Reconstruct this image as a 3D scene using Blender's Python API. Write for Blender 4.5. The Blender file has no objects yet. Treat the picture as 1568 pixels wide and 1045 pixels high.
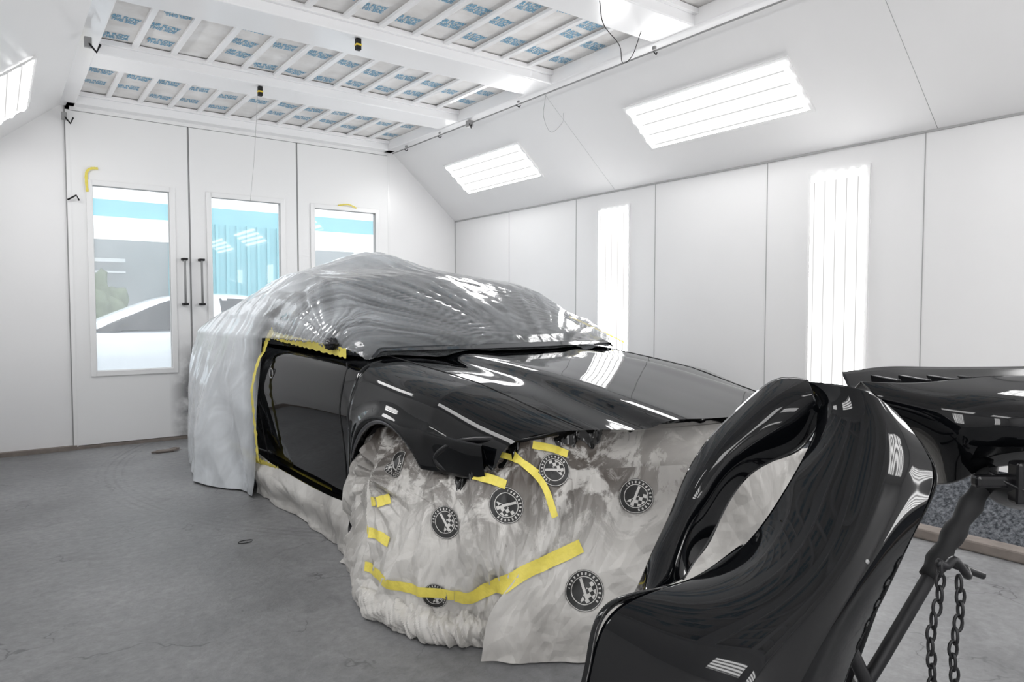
import bpy, bmesh, math, random
from mathutils import Vector, Matrix, noise
from mathutils.bvhtree import BVHTree
random.seed(4)
scene=bpy.context.scene
COL=scene.collection
H=1.15; YAW=math.radians(36.6); PITCH=math.atan(47.5/1067)

# ------------------------------------------------------------ materials
def mat(name):
    m=bpy.data.materials.new(name); m.use_nodes=True
    nt=m.node_tree; b=nt.nodes['Principled BSDF']
    return m,nt,b
def simple(name,col,rough=.5,metal=0.,coat=0.,bump=0.,bscale=20.,var=0.,spec=.5):
    m,nt,b=mat(name)
    b.inputs['Base Color'].default_value=(*col,1); b.inputs['Roughness'].default_value=rough
    b.inputs['Metallic'].default_value=metal; b.inputs['Coat Weight'].default_value=coat
    b.inputs['Coat Roughness'].default_value=.03
    b.inputs['Specular IOR Level'].default_value=spec
    tc=nt.nodes.new('ShaderNodeTexCoord'); n=nt.nodes.new('ShaderNodeTexNoise')
    n.inputs['Scale'].default_value=bscale; n.inputs['Detail'].default_value=4
    nt.links.new(tc.outputs['Object'],n.inputs['Vector'])
    if bump:
        bp=nt.nodes.new('ShaderNodeBump'); bp.inputs['Strength'].default_value=bump; bp.inputs['Distance'].default_value=.01
        nt.links.new(n.outputs['Fac'],bp.inputs['Height']); nt.links.new(bp.outputs['Normal'],b.inputs['Normal'])
    r=nt.nodes.new('ShaderNodeMixRGB'); r.inputs['Color1'].default_value=(*[c*(1-var) for c in col],1); r.inputs['Color2'].default_value=(*[min(1,c*(1+var)) for c in col],1)
    nt.links.new(n.outputs['Fac'],r.inputs['Fac']); nt.links.new(r.outputs['Color'],b.inputs['Base Color'])
    return m
def ramp(nt,src,stops):
    r=nt.nodes.new('ShaderNodeValToRGB')
    e=r.color_ramp.elements
    while len(e)<len(stops): e.new(.5)
    for i,(p,c) in enumerate(stops):
        e[i].position=p; e[i].color=(*c,1) if len(c)==3 else c
    nt.links.new(src,r.inputs['Fac']); return r
def N(nt,t,**k):
    n=nt.nodes.new(t)
    for a,v in k.items():
        if a in n.inputs: n.inputs[a].default_value=v
        else: setattr(n,a,v)
    return n

M_wall=simple('white_booth_panel',(.865,.862,.865),.32,bump=.05,bscale=3,var=.02)
M_wall2=simple('white_painted_steel',(.88,.88,.88),.22,var=.02,bscale=4)
M_seam=simple('seam_grey',(.42,.42,.42),.6)
M_mid=simple('aluminium_grey',(.30,.30,.30),.4)
M_dark=simple('dark_rubber',(.015,.015,.016),.6,spec=.3)
M_black=simple('black_plastic',(.008,.008,.009),.2,spec=.4)
M_paint=simple('black_car_paint',(.002,.0023,.003),.035,spec=.36)
M_glassdark=simple('dark_car_glass',(.02,.022,.025),.05)
M_tape=simple('yellow_masking_tape',(.80,.68,.12),.5,bump=.3,bscale=60,var=.1)
M_brown=simple('floor_edge_grime',(.22,.19,.17),.8,var=.4,bscale=14,bump=.5)
M_steel=simple('stand_steel',(.02,.02,.022),.45,metal=.3)
M_beam=simple('ceiling_beam_white',(.92,.92,.93),.16,var=.02,bscale=3)
M_text=simple('filter_print_blue',(.16,.42,.62),.8)
M_turq=simple('turquoise_cladding',(.17,.42,.48),.5,var=.1,bscale=2)
M_asph=simple('yard_concrete',(.45,.45,.45),.9,var=.1)
M_yel=simple('yellow_plastic',(.8,.6,.05),.4)
M_pale=simple('white_car_paint',(.72,.78,.83),.15,coat=.5)
M_grey=simple('grey_building',(.46,.47,.48),.7,var=.3,bscale=.8)
M_leaf=simple('foliage',(.14,.17,.12),.8,var=.5,bscale=8)

def door_mat():
    m,nt,b=mat('white_door_paint'); b.inputs['Roughness'].default_value=.35
    g=N(nt,'ShaderNodeNewGeometry'); sx=N(nt,'ShaderNodeSeparateXYZ')
    nt.links.new(g.outputs['Position'],sx.inputs[0])
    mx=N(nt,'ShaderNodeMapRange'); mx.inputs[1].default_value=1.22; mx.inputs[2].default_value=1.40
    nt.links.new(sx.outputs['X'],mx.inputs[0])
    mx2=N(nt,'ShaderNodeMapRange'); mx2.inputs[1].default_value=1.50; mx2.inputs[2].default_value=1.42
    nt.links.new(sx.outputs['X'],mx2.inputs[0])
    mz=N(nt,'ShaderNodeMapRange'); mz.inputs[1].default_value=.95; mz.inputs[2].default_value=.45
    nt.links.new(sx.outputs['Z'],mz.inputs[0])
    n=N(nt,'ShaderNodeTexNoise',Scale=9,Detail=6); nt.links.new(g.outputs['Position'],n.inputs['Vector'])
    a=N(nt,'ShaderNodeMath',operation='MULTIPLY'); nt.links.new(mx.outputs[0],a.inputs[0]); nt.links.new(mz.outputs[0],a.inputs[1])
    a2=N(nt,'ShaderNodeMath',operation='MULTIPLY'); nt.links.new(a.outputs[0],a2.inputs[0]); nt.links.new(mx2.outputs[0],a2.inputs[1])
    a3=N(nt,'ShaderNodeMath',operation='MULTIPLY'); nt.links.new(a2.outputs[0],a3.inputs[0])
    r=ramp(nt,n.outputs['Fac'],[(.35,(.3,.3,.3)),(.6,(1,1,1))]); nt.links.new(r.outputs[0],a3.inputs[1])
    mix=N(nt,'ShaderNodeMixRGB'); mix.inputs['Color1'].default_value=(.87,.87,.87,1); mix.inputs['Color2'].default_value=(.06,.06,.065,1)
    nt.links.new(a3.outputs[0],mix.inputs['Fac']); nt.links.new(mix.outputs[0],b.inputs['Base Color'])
    return m
M_door=door_mat()

def floor_mat():
    m,nt,b=mat('painted_concrete_floor')
    g=N(nt,'ShaderNodeNewGeometry')
    n1=N(nt,'ShaderNodeTexNoise',Scale=.9,Detail=7,Roughness=.65); nt.links.new(g.outputs['Position'],n1.inputs['Vector'])
    n2=N(nt,'ShaderNodeTexNoise',Scale=26,Detail=9,Roughness=.75); nt.links.new(g.outputs['Position'],n2.inputs['Vector'])
    r1=ramp(nt,n1.outputs['Fac'],[(.32,(.16,.162,.168)),(.66,(.35,.353,.36))])
    r2=ramp(nt,n2.outputs['Fac'],[(.3,(.60,.60,.60)),(.7,(1,1,1))])
    mu=N(nt,'ShaderNodeMixRGB',blend_type='MULTIPLY'); mu.inputs['Fac'].default_value=1
    nt.links.new(r1.outputs[0],mu.inputs['Color1']); nt.links.new(r2.outputs[0],mu.inputs['Color2'])
    v=N(nt,'ShaderNodeTexVoronoi',feature='DISTANCE_TO_EDGE',Scale=1.7)
    nd=N(nt,'ShaderNodeTexNoise',Scale=4,Detail=4); nt.links.new(g.outputs['Position'],nd.inputs['Vector'])
    ad=N(nt,'ShaderNodeVectorMath',operation='ADD'); sc=N(nt,'ShaderNodeVectorMath',operation='SCALE'); sc.inputs['Scale'].default_value=.5
    nt.links.new(nd.outputs['Color'],sc.inputs[0]); nt.links.new(g.outputs['Position'],ad.inputs[0]); nt.links.new(sc.outputs[0],ad.inputs[1])
    nt.links.new(ad.outputs[0],v.inputs['Vector'])
    rv=ramp(nt,v.outputs['Distance'],[(.0,(1,1,1)),(.010,(0,0,0))])
    n3=N(nt,'ShaderNodeTexNoise',Scale=2.2,Detail=2); nt.links.new(g.outputs['Position'],n3.inputs['Vector'])
    r3=ramp(nt,n3.outputs['Fac'],[(.52,(0,0,0)),(.60,(.8,.8,.8))])
    mm=N(nt,'ShaderNodeMath',operation='MULTIPLY'); nt.links.new(rv.outputs[0],mm.inputs[0]); nt.links.new(r3.outputs[0],mm.inputs[1])
    mix=N(nt,'ShaderNodeMixRGB'); mix.inputs['Color2'].default_value=(.06,.06,.065,1)
    nt.links.new(mm.outputs[0],mix.inputs['Fac']); nt.links.new(mu.outputs[0],mix.inputs['Color1'])
    n5=N(nt,'ShaderNodeTexNoise',Scale=3.1,Detail=8,Roughness=.7,Distortion=.5); nt.links.new(g.outputs['Position'],n5.inputs['Vector'])
    r5=ramp(nt,n5.outputs['Fac'],[(.57,(0,0,0)),(.70,(.55,.55,.55))])
    mixs=N(nt,'ShaderNodeMixRGB'); mixs.inputs['Color2'].default_value=(.10,.10,.105,1)
    nt.links.new(r5.outputs[0],mixs.inputs['Fac']); nt.links.new(mix.outputs[0],mixs.inputs['Color1'])
    vd=N(nt,'ShaderNodeVectorMath',operation='DISTANCE'); vd.inputs[1].default_value=(3.2,5.2,0); nt.links.new(g.outputs['Position'],vd.inputs[0])
    s=N(nt,'ShaderNodeMath',operation='MULTIPLY'); s.inputs[1].default_value=120; nt.links.new(vd.outputs['Value'],s.inputs[0])
    sn=N(nt,'ShaderNodeMath',operation='SINE'); nt.links.new(s.outputs[0],sn.inputs[0])
    band=N(nt,'ShaderNodeMapRange'); band.inputs[1].default_value=.14; band.inputs[2].default_value=.05
    df=N(nt,'ShaderNodeMath',operation='SUBTRACT'); df.inputs[1].default_value=2.60; nt.links.new(vd.outputs['Value'],df.inputs[0])
    ab=N(nt,'ShaderNodeMath',operation='ABSOLUTE'); nt.links.new(df.outputs[0],ab.inputs[0]); nt.links.new(ab.outputs[0],band.inputs[0])
    b2=N(nt,'ShaderNodeMath',operation='MULTIPLY'); nt.links.new(sn.outputs[0],b2.inputs[0]); nt.links.new(band.outputs[0],b2.inputs[1])
    n4=ramp(nt,n5.outputs['Fac'],[(.42,(.1,.1,.1)),(.56,(1,1,1))])
    b4=N(nt,'ShaderNodeMath',operation='MULTIPLY'); nt.links.new(b2.outputs[0],b4.inputs[0]); nt.links.new(n4.outputs[0],b4.inputs[1])
    b3=N(nt,'ShaderNodeMath',operation='MULTIPLY'); nt.links.new(b4.outputs[0],b3.inputs[0]); b3.inputs[1].default_value=.42; b3.use_clamp=True
    mix2=N(nt,'ShaderNodeMixRGB'); mix2.inputs['Color2'].default_value=(.10,.10,.105,1)
    nt.links.new(b3.outputs[0],mix2.inputs['Fac']); nt.links.new(mixs.outputs[0],mix2.inputs['Color1'])
    nt.links.new(mix2.outputs[0],b.inputs['Base Color'])
    rr=ramp(nt,n1.outputs['Fac'],[(.3,(.32,.32,.32)),(.7,(.55,.55,.55))]); nt.links.new(rr.outputs[0],b.inputs['Roughness'])
    bp=N(nt,'ShaderNodeBump',Strength=.5,Distance=.006); nt.links.new(n2.outputs['Fac'],bp.inputs['Height']); nt.links.new(bp.outputs[0],b.inputs['Normal'])
    return m
M_floor=floor_mat()

def filt_mat():
    m,nt,b=mat('ceiling_filter_media'); b.inputs['Roughness'].default_value=.95
    g=N(nt,'ShaderNodeNewGeometry'); n=N(nt,'ShaderNodeTexNoise',Scale=7,Detail=5); nt.links.new(g.outputs['Position'],n.inputs['Vector'])
    r=ramp(nt,n.outputs['Fac'],[(.3,(.78,.76,.74)),(.7,(.92,.91,.90))]); nt.links.new(r.outputs[0],b.inputs['Base Color'])
    return m
M_filt=filt_mat()
def carpet_mat():
    m,nt,b=mat('exhaust_filter_media'); b.inputs['Roughness'].default_value=.95
    g=N(nt,'ShaderNodeNewGeometry'); n=N(nt,'ShaderNodeTexNoise',Scale=55,Detail=6,Roughness=.7); nt.links.new(g.outputs['Position'],n.inputs['Vector'])
    r=ramp(nt,n.outputs['Fac'],[(.40,(.02,.024,.03)),(.72,(.20,.21,.23))]); nt.links.new(r.outputs[0],b.inputs['Base Color'])
    return m
M_carpet=carpet_mat()

def light_mat(name,axis,freq,strength):
    m=bpy.data.materials.new(name); m.use_nodes=True; nt=m.node_tree
    nt.nodes.clear(); o=N(nt,'ShaderNodeOutputMaterial'); e=N(nt,'ShaderNodeEmission')
    g=N(nt,'ShaderNodeTexCoord'); sx=N(nt,'ShaderNodeSeparateXYZ'); nt.links.new(g.outputs['Object'],sx.inputs[0])
    mu=N(nt,'ShaderNodeMath',operation='MULTIPLY'); mu.inputs[1].default_value=freq; nt.links.new(sx.outputs[axis],mu.inputs[0])
    sn=N(nt,'ShaderNodeMath',operation='SINE'); nt.links.new(mu.outputs[0],sn.inputs[0])
    mr=N(nt,'ShaderNodeMapRange'); mr.inputs[1].default_value=-1; mr.inputs[2].default_value=.5; mr.inputs[3].default_value=.34; mr.inputs[4].default_value=strength
    nt.links.new(sn.outputs[0],mr.inputs[0]); nt.links.new(mr.outputs[0],e.inputs['Strength']); e.inputs['Color'].default_value=(1,.995,.99,1)
    nt.links.new(e.outputs[0],o.inputs[0]); return m

def plastic_mat():
    m=bpy.data.materials.new('masking_film'); m.use_nodes=True; nt=m.node_tree; nt.nodes.clear()
    o=N(nt,'ShaderNodeOutputMaterial'); g=N(nt,'ShaderNodeTexCoord')
    n=N(nt,'ShaderNodeTexNoise',Scale=3,Detail=3,Distortion=1.5)
    mp=N(nt,'ShaderNodeMapping'); mp.inputs['Scale'].default_value=(1.6,.9,1.2); nt.links.new(g.outputs['Object'],mp.inputs[0]); nt.links.new(mp.outputs[0],n.inputs['Vector'])
    bp=N(nt,'ShaderNodeBump',Strength=.3,Distance=.02); nt.links.new(n.outputs['Fac'],bp.inputs['Height'])
    gl=N(nt,'ShaderNodeBsdfGlossy',Roughness=.08); nt.links.new(bp.outputs[0],gl.inputs['Normal']); gl.inputs['Color'].default_value=(1,1,1,1)
    df=N(nt,'ShaderNodeBsdfDiffuse'); df.inputs['Color'].default_value=(.90,.94,.98,1)
    tl=N(nt,'ShaderNodeBsdfTranslucent'); tl.inputs['Color'].default_value=(.90,.94,.99,1)
    dm=N(nt,'ShaderNodeMixShader'); dm.inputs[0].default_value=.2; nt.links.new(df.outputs[0],dm.inputs[1]); nt.links.new(tl.outputs[0],dm.inputs[2])
    tr=N(nt,'ShaderNodeBsdfTransparent')
    at=N(nt,'ShaderNodeAttribute'); at.attribute_name='opacity'
    wr=ramp(nt,n.outputs['Fac'],[(.35,(.85,.85,.85)),(.68,(1.15,1.15,1.15))])
    mul=N(nt,'ShaderNodeMath',operation='MULTIPLY'); mul.use_clamp=True
    nt.links.new(at.outputs['Fac'],mul.inputs[0]); nt.links.new(wr.outputs[0],mul.inputs[1])
    m1=N(nt,'ShaderNodeMixShader'); nt.links.new(mul.outputs[0],m1.inputs[0]); nt.links.new(tr.outputs[0],m1.inputs[1]); nt.links.new(dm.outputs[0],m1.inputs[2])
    fr=N(nt,'ShaderNodeFresnel',IOR=1.5); nt.links.new(bp.outputs[0],fr.inputs['Normal'])
    fm=N(nt,'ShaderNodeMath',operation='MULTIPLY_ADD'); fm.inputs[1].default_value=.9; fm.inputs[2].default_value=.03; fm.use_clamp=True; nt.links.new(fr.outputs[0],fm.inputs[0])
    m2=N(nt,'ShaderNodeMixShader'); nt.links.new(fm.outputs[0],m2.inputs[0]); nt.links.new(m1.outputs[0],m2.inputs[1]); nt.links.new(gl.outputs[0],m2.inputs[2])
    nt.links.new(m2.outputs[0],o.inputs[0]); return m
M_film=plastic_mat()

def paper_mat():
    m,nt,b=mat('masking_paper'); b.inputs['Roughness'].default_value=.40
    g=N(nt,'ShaderNodeNewGeometry'); n=N(nt,'ShaderNodeTexNoise',Scale=4.4,Detail=10,Distortion=1.8,Roughness=.70); nt.links.new(g.outputs['Position'],n.inputs['Vector'])
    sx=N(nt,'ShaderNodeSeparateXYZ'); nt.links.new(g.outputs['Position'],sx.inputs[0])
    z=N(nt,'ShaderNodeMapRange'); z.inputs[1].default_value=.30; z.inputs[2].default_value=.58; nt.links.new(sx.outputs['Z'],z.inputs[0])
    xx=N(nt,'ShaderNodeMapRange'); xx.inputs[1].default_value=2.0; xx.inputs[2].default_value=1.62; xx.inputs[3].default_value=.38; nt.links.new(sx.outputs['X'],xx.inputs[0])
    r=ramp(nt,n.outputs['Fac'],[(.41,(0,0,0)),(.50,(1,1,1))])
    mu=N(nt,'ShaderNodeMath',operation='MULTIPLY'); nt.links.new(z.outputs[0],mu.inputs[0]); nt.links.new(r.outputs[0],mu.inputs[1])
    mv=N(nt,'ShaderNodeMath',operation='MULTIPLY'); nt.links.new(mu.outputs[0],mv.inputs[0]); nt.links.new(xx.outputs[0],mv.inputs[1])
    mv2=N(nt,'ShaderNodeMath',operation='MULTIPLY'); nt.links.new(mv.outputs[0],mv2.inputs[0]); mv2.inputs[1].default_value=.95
    n6=N(nt,'ShaderNodeTexNoise',Scale=2.4,Detail=5); nt.links.new(g.outputs['Position'],n6.inputs['Vector'])
    r6=ramp(nt,n6.outputs['Fac'],[(.45,(0,0,0)),(.68,(.42,.42,.42))])
    # sparse smudges lower down
    n7=N(nt,'ShaderNodeTexNoise',Scale=6.0,Detail=9,Roughness=.7,Distortion=2.0); nt.links.new(g.outputs['Position'],n7.inputs['Vector'])
    r7=ramp(nt,n7.outputs['Fac'],[(.62,(0,0,0)),(.70,(.55,.55,.55))])
    mx0=N(nt,'ShaderNodeMath',operation='MAXIMUM'); nt.links.new(r6.outputs[0],mx0.inputs[0]); nt.links.new(r7.outputs[0],mx0.inputs[1])
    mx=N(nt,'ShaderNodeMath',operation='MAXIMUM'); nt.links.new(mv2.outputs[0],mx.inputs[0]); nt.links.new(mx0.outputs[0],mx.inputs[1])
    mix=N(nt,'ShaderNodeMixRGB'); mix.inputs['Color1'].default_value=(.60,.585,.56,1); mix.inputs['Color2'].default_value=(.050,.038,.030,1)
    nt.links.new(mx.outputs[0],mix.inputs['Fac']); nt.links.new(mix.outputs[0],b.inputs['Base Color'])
    n3=N(nt,'ShaderNodeTexNoise',Scale=14,Detail=3); nt.links.new(g.outputs['Position'],n3.inputs['Vector'])
    bp=N(nt,'ShaderNodeBump',Strength=.2,Distance=.006); nt.links.new(n3.outputs['Fac'],bp.inputs['Height']); nt.links.new(bp.outputs[0],b.inputs['Normal'])
    return m
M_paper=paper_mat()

def logo_mat():
    m,nt,b=mat('printed_round_stamp'); b.inputs['Roughness'].default_value=.5
    uv=N(nt,'ShaderNodeUVMap'); 
    d=N(nt,'ShaderNodeVectorMath',operation='LENGTH'); nt.links.new(uv.outputs[0],d.inputs[0])
    ring=ramp(nt,d.outputs['Value'],[(0,(0,0,0)),(.62,(0,0,0)),(.64,(1,1,1)),(.68,(0,0,0)),(.93,(0,0,0)),(.94,(1,1,1)),(.97,(0,0,0))])
    ring.color_ramp.interpolation='CONSTANT'
    mp=N(nt,'ShaderNodeMapping'); mp.inputs['Rotation'].default_value=(0,0,.6); nt.links.new(uv.outputs[0],mp.inputs[0])
    ck=N(nt,'ShaderNodeTexChecker',Scale=5); nt.links.new(mp.outputs[0],ck.inputs['Vector'])
    sx=N(nt,'ShaderNodeSeparateXYZ'); nt.links.new(uv.outputs[0],sx.inputs[0])
    gt=N(nt,'ShaderNodeMath',operation='GREATER_THAN'); gt.inputs[1].default_value=.05; nt.links.new(sx.outputs['X'],gt.inputs[0])
    lt=N(nt,'ShaderNodeMath',operation='LESS_THAN'); lt.inputs[1].default_value=.60; nt.links.new(d.outputs['Value'],lt.inputs[0])
    a=N(nt,'ShaderNodeMath',operation='MULTIPLY'); nt.links.new(gt.outputs[0],a.inputs[0]); nt.links.new(lt.outputs[0],a.inputs[1])
    a2=N(nt,'ShaderNodeMath',operation='MULTIPLY'); nt.links.new(a.outputs[0],a2.inputs[0]); nt.links.new(ck.outputs['Fac'],a2.inputs[1])
    br=N(nt,'ShaderNodeMath',operation='ADD'); nt.links.new(sx.outputs['X'],br.inputs[0]); nt.links.new(sx.outputs['Y'],br.inputs[1])
    bs=N(nt,'ShaderNodeMath',operation='ABSOLUTE'); nt.links.new(br.outputs[0],bs.inputs[0])
    bl_=N(nt,'ShaderNodeMath',operation='LESS_THAN'); bl_.inputs[1].default_value=.10; nt.links.new(bs.outputs[0],bl_.inputs[0])
    bm_=N(nt,'ShaderNodeMath',operation='MULTIPLY'); nt.links.new(bl_.outputs[0],bm_.inputs[0]); nt.links.new(lt.outputs[0],bm_.inputs[1])
    gr=N(nt,'ShaderNodeTexGradient',gradient_type='RADIAL'); nt.links.new(uv.outputs[0],gr.inputs[0])
    gm=N(nt,'ShaderNodeMath',operation='MULTIPLY'); gm.inputs[1].default_value=150; nt.links.new(gr.outputs['Fac'],gm.inputs[0])
    gs=N(nt,'ShaderNodeMath',operation='SINE'); nt.links.new(gm.outputs[0],gs.inputs[0])
    gg=N(nt,'ShaderNodeMath',operation='GREATER_THAN'); gg.inputs[1].default_value=.3; nt.links.new(gs.outputs[0],gg.inputs[0])
    gcut=N(nt,'ShaderNodeMath',operation='GREATER_THAN'); gcut.inputs[1].default_value=-.25; nt.links.new(sx.outputs['Y'],gcut.inputs[0])
    band=ramp(nt,d.outputs['Value'],[(0,(0,0,0)),(.74,(1,1,1)),(.87,(0,0,0))]); band.color_ramp.interpolation='CONSTANT'
    a3=N(nt,'ShaderNodeMath',operation='MULTIPLY'); nt.links.new(gg.outputs[0],a3.inputs[0]); nt.links.new(band.outputs[0],a3.inputs[1])
    a4=N(nt,'ShaderNodeMath',operation='MULTIPLY'); nt.links.new(a3.outputs[0],a4.inputs[0]); nt.links.new(gcut.outputs[0],a4.inputs[1])
    cur=a2
    for q in (a4,ring,bm_):
        s1=N(nt,'ShaderNodeMath',operation='ADD'); s1.use_clamp=True; nt.links.new(cur.outputs[0],s1.inputs[0]); nt.links.new(q.outputs[0],s1.inputs[1]); cur=s1
    mix=N(nt,'ShaderNodeMixRGB'); mix.inputs['Color1'].default_value=(.02,.02,.02,1); mix.inputs['Color2'].default_value=(.55,.54,.52,1)
    nt.links.new(cur.outputs[0],mix.inputs['Fac']); nt.links.new(mix.outputs[0],b.inputs['Base Color'])
    return m
M_logo=logo_mat()

def glass_mat():
    m=bpy.data.materials.new('hazy_window_glass'); m.use_nodes=True; nt=m.node_tree; nt.nodes.clear()
    o=N(nt,'ShaderNodeOutputMaterial'); t=N(nt,'ShaderNodeBsdfTransparent'); g=N(nt,'ShaderNodeBsdfGlossy',Roughness=.02)
    df=N(nt,'ShaderNodeBsdfDiffuse'); df.inputs['Color'].default_value=(.95,.96,.97,1)
    tl=N(nt,'ShaderNodeBsdfTranslucent'); tl.inputs['Color'].default_value=(.95,.97,1,1)
    dd=N(nt,'ShaderNodeMixShader'); dd.inputs[0].default_value=.6; nt.links.new(df.outputs[0],dd.inputs[1]); nt.links.new(tl.outputs[0],dd.inputs[2])
    hz=N(nt,'ShaderNodeMixShader'); hz.inputs[0].default_value=.22; nt.links.new(t.outputs[0],hz.inputs[1]); nt.links.new(dd.outputs[0],hz.inputs[2])  # white diffuse stands in for booth reflections, plus overspray film on the glass
    f=N(nt,'ShaderNodeFresnel',IOR=1.5); mx=N(nt,'ShaderNodeMixShader')
    nt.links.new(f.outputs[0],mx.inputs[0]); nt.links.new(hz.outputs[0],mx.inputs[1]); nt.links.new(g.outputs[0],mx.inputs[2]); nt.links.new(mx.outputs[0],o.inputs[0])
    return m
M_glass=glass_mat()

# ------------------------------------------------------------ helpers
def mk(name,verts,faces,m,parent=None,smooth=True,loc=None):
    me=bpy.data.meshes.new(name); me.from_pydata([tuple(v) for v in verts],[],faces); me.update()
    o=bpy.data.objects.new(name,me); COL.objects.link(o)
    if m: me.materials.append(m)
    if smooth:
        for p in me.polygons: p.use_smooth=True
    if parent: o.parent=parent
    return o
def empty(name,loc=(0,0,0),rz=0):
    e=bpy.data.objects.new(name,None); e.empty_display_size=.2; COL.objects.link(e); e.location=loc; e.rotation_euler=(0,0,rz); return e
BF=[(0,3,2,1),(4,5,6,7),(0,1,5,4),(1,2,6,5),(2,3,7,6),(3,0,4,7)]
def boxes(name,bl,m,parent=None,bev=0.):
    V=[];Fc=[]
    for (x0,x1,y0,y1,z0,z1) in bl:
        b=len(V)
        V+=[(x0,y0,z0),(x1,y0,z0),(x1,y1,z0),(x0,y1,z0),(x0,y0,z1),(x1,y0,z1),(x1,y1,z1),(x0,y1,z1)]
        Fc+=[tuple(b+i for i in f) for f in BF]
    o=mk(name,V,Fc,m,parent,False)
    if bev:
        md=o.modifiers.new('b','BEVEL'); md.width=bev; md.segments=2
    return o
def tube(name,paths,r,m,parent=None,seg=8,cyclic=False):
    V=[];Fc=[]
    for pts in paths:
        pts=[Vector(p) for p in pts]; n=len(pts); b=len(V); up=None
        for i,p in enumerate(pts):
            if cyclic: t=(pts[(i+1)%n]-pts[i-1])
            else: t=(pts[min(i+1,n-1)]-pts[max(i-1,0)])
            t.normalize()
            if up is None: up=Vector((0,0,1)) if abs(t.z)<.9 else Vector((1,0,0))
            s=t.cross(up).normalized(); up=s.cross(t).normalized()
            rr=r[i] if isinstance(r,(list,tuple)) else r
            for k in range(seg):
                a=2*math.pi*k/seg; V.append(p+(s*math.cos(a)+up*math.sin(a))*rr)
        for i in range(n if cyclic else n-1):
            j=(i+1)%n
            for k in range(seg):
                k2=(k+1)%seg; Fc.append((b+i*seg+k,b+i*seg+k2,b+j*seg+k2,b+j*seg+k))
        if not cyclic:
            Fc.append(tuple(b+k for k in range(seg))[::-1]); Fc.append(tuple(b+(n-1)*seg+k for k in range(seg)))
    return mk(name,V,Fc,m,parent)
def cr(p0,p1,p2,p3,t):
    return .5*((2*p1)+(p2-p0)*t+(2*p0-5*p1+4*p2-p3)*t*t+(3*p1-p0-3*p2+p3)*t*t*t)
def crl(P,u):
    n=len(P)-1; i=min(int(u),n-1); t=u-i
    a=P[i-1] if i>0 else 2*P[0]-P[1]; d=P[i+2] if i+2<=n else 2*P[n]-P[n-1]
    return cr(a,P[i],P[i+1],d,t)
def spl(P,n):
    P=[Vector(p) for p in P]; return [crl(P,(len(P)-1)*k/(n-1)) for k in range(n)]
def grid_surf(ctrl,nu,nv):
    C=[[Vector(p) for p in r] for r in ctrl]
    rows=[spl(r,nu) for r in C]
    out=[]
    for j in range(nv):
        v=(len(rows)-1)*j/(nv-1)
        out.append([crl([rows[k][i] for k in range(len(rows))],v) for i in range(nu)])
    return out
def relax(G,it,bound=True):
    nv=len(G);nu=len(G[0])
    for _ in range(it):
        Q=[[p for p in r] for r in G]
        for j in range(nv):
            for i in range(nu):
                ei=i in(0,nu-1); ej=j in(0,nv-1)
                if ei and ej: continue
                if ei:
                    if bound: Q[j][i]=G[j][i]*.5+(G[j-1][i]+G[j+1][i])*.25
                elif ej:
                    if bound: Q[j][i]=G[j][i]*.5+(G[j][i-1]+G[j][i+1])*.25
                else: Q[j][i]=(G[j-1][i]+G[j+1][i]+G[j][i-1]+G[j][i+1])*.25
        G=Q
    return G
def gmesh(name,G,m,parent=None,uv=True,solid=0.,flip=False,smooth=True):
    nv=len(G);nu=len(G[0]); V=[p for r in G for p in r]; Fc=[]
    for j in range(nv-1):
        for i in range(nu-1):
            f=(j*nu+i,j*nu+i+1,(j+1)*nu+i+1,(j+1)*nu+i); Fc.append(f[::-1] if flip else f)
    o=mk(name,V,Fc,m,parent,smooth)
    if uv:
        l=o.data.uv_layers.new(name='UVMap')
        for lp in o.data.loops:
            k=lp.vertex_index; l.data[lp.index].uv=((k%nu)/(nu-1),(k//nu)/(nv-1))
    if solid:
        md=o.modifiers.new('s','SOLIDIFY'); md.thickness=solid; md.offset=0
    return o
def lerp(tab,y):
    xs=[a for a,_ in tab]
    if y<=xs[0]: return tab[0][1]
    if y>=xs[-1]: return tab[-1][1]
    for i in range(len(xs)-1):
        if xs[i]<=y<=xs[i+1]:
            t=(y-xs[i])/(xs[i+1]-xs[i])
            h=xs[i+1]-xs[i]
            def sl(k):
                if k<=0: return (tab[1][1]-tab[0][1])/(xs[1]-xs[0])
                if k>=len(xs)-1: return (tab[-1][1]-tab[-2][1])/(xs[-1]-xs[-2])
                return (tab[k+1][1]-tab[k-1][1])/(xs[k+1]-xs[k-1])
            m0=sl(i)*h;m1=sl(i+1)*h;a=tab[i][1];b=tab[i+1][1]
            return (2*t**3-3*t*t+1)*a+(t**3-2*t*t+t)*m0+(-2*t**3+3*t*t)*b+(t**3-t*t)*m1
def vor(p):
    d=noise.voronoi(p)[0]; return d[1]-d[0]
RT=[random.uniform(-1,1) for _ in range(4096)]
def hv(i,j,s): return RT[(i*374761+j*668265+s*1274126)%4096]
def pln(x,y,s=0):
    """piecewise-linear value noise on a triangular lattice: crisp folds, flat facets"""
    k=(x+y)*.36603; X=x+k; Y=y+k; i=math.floor(X); j=math.floor(Y); fx=X-i; fy=Y-j
    a=hv(i,j,s); c=hv(i+1,j+1,s)
    if fx>fy: return a*(1-fx)+hv(i+1,j,s)*(fx-fy)+c*fy
    return a*(1-fy)+hv(i,j+1,s)*(fy-fx)+c*fx
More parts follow.
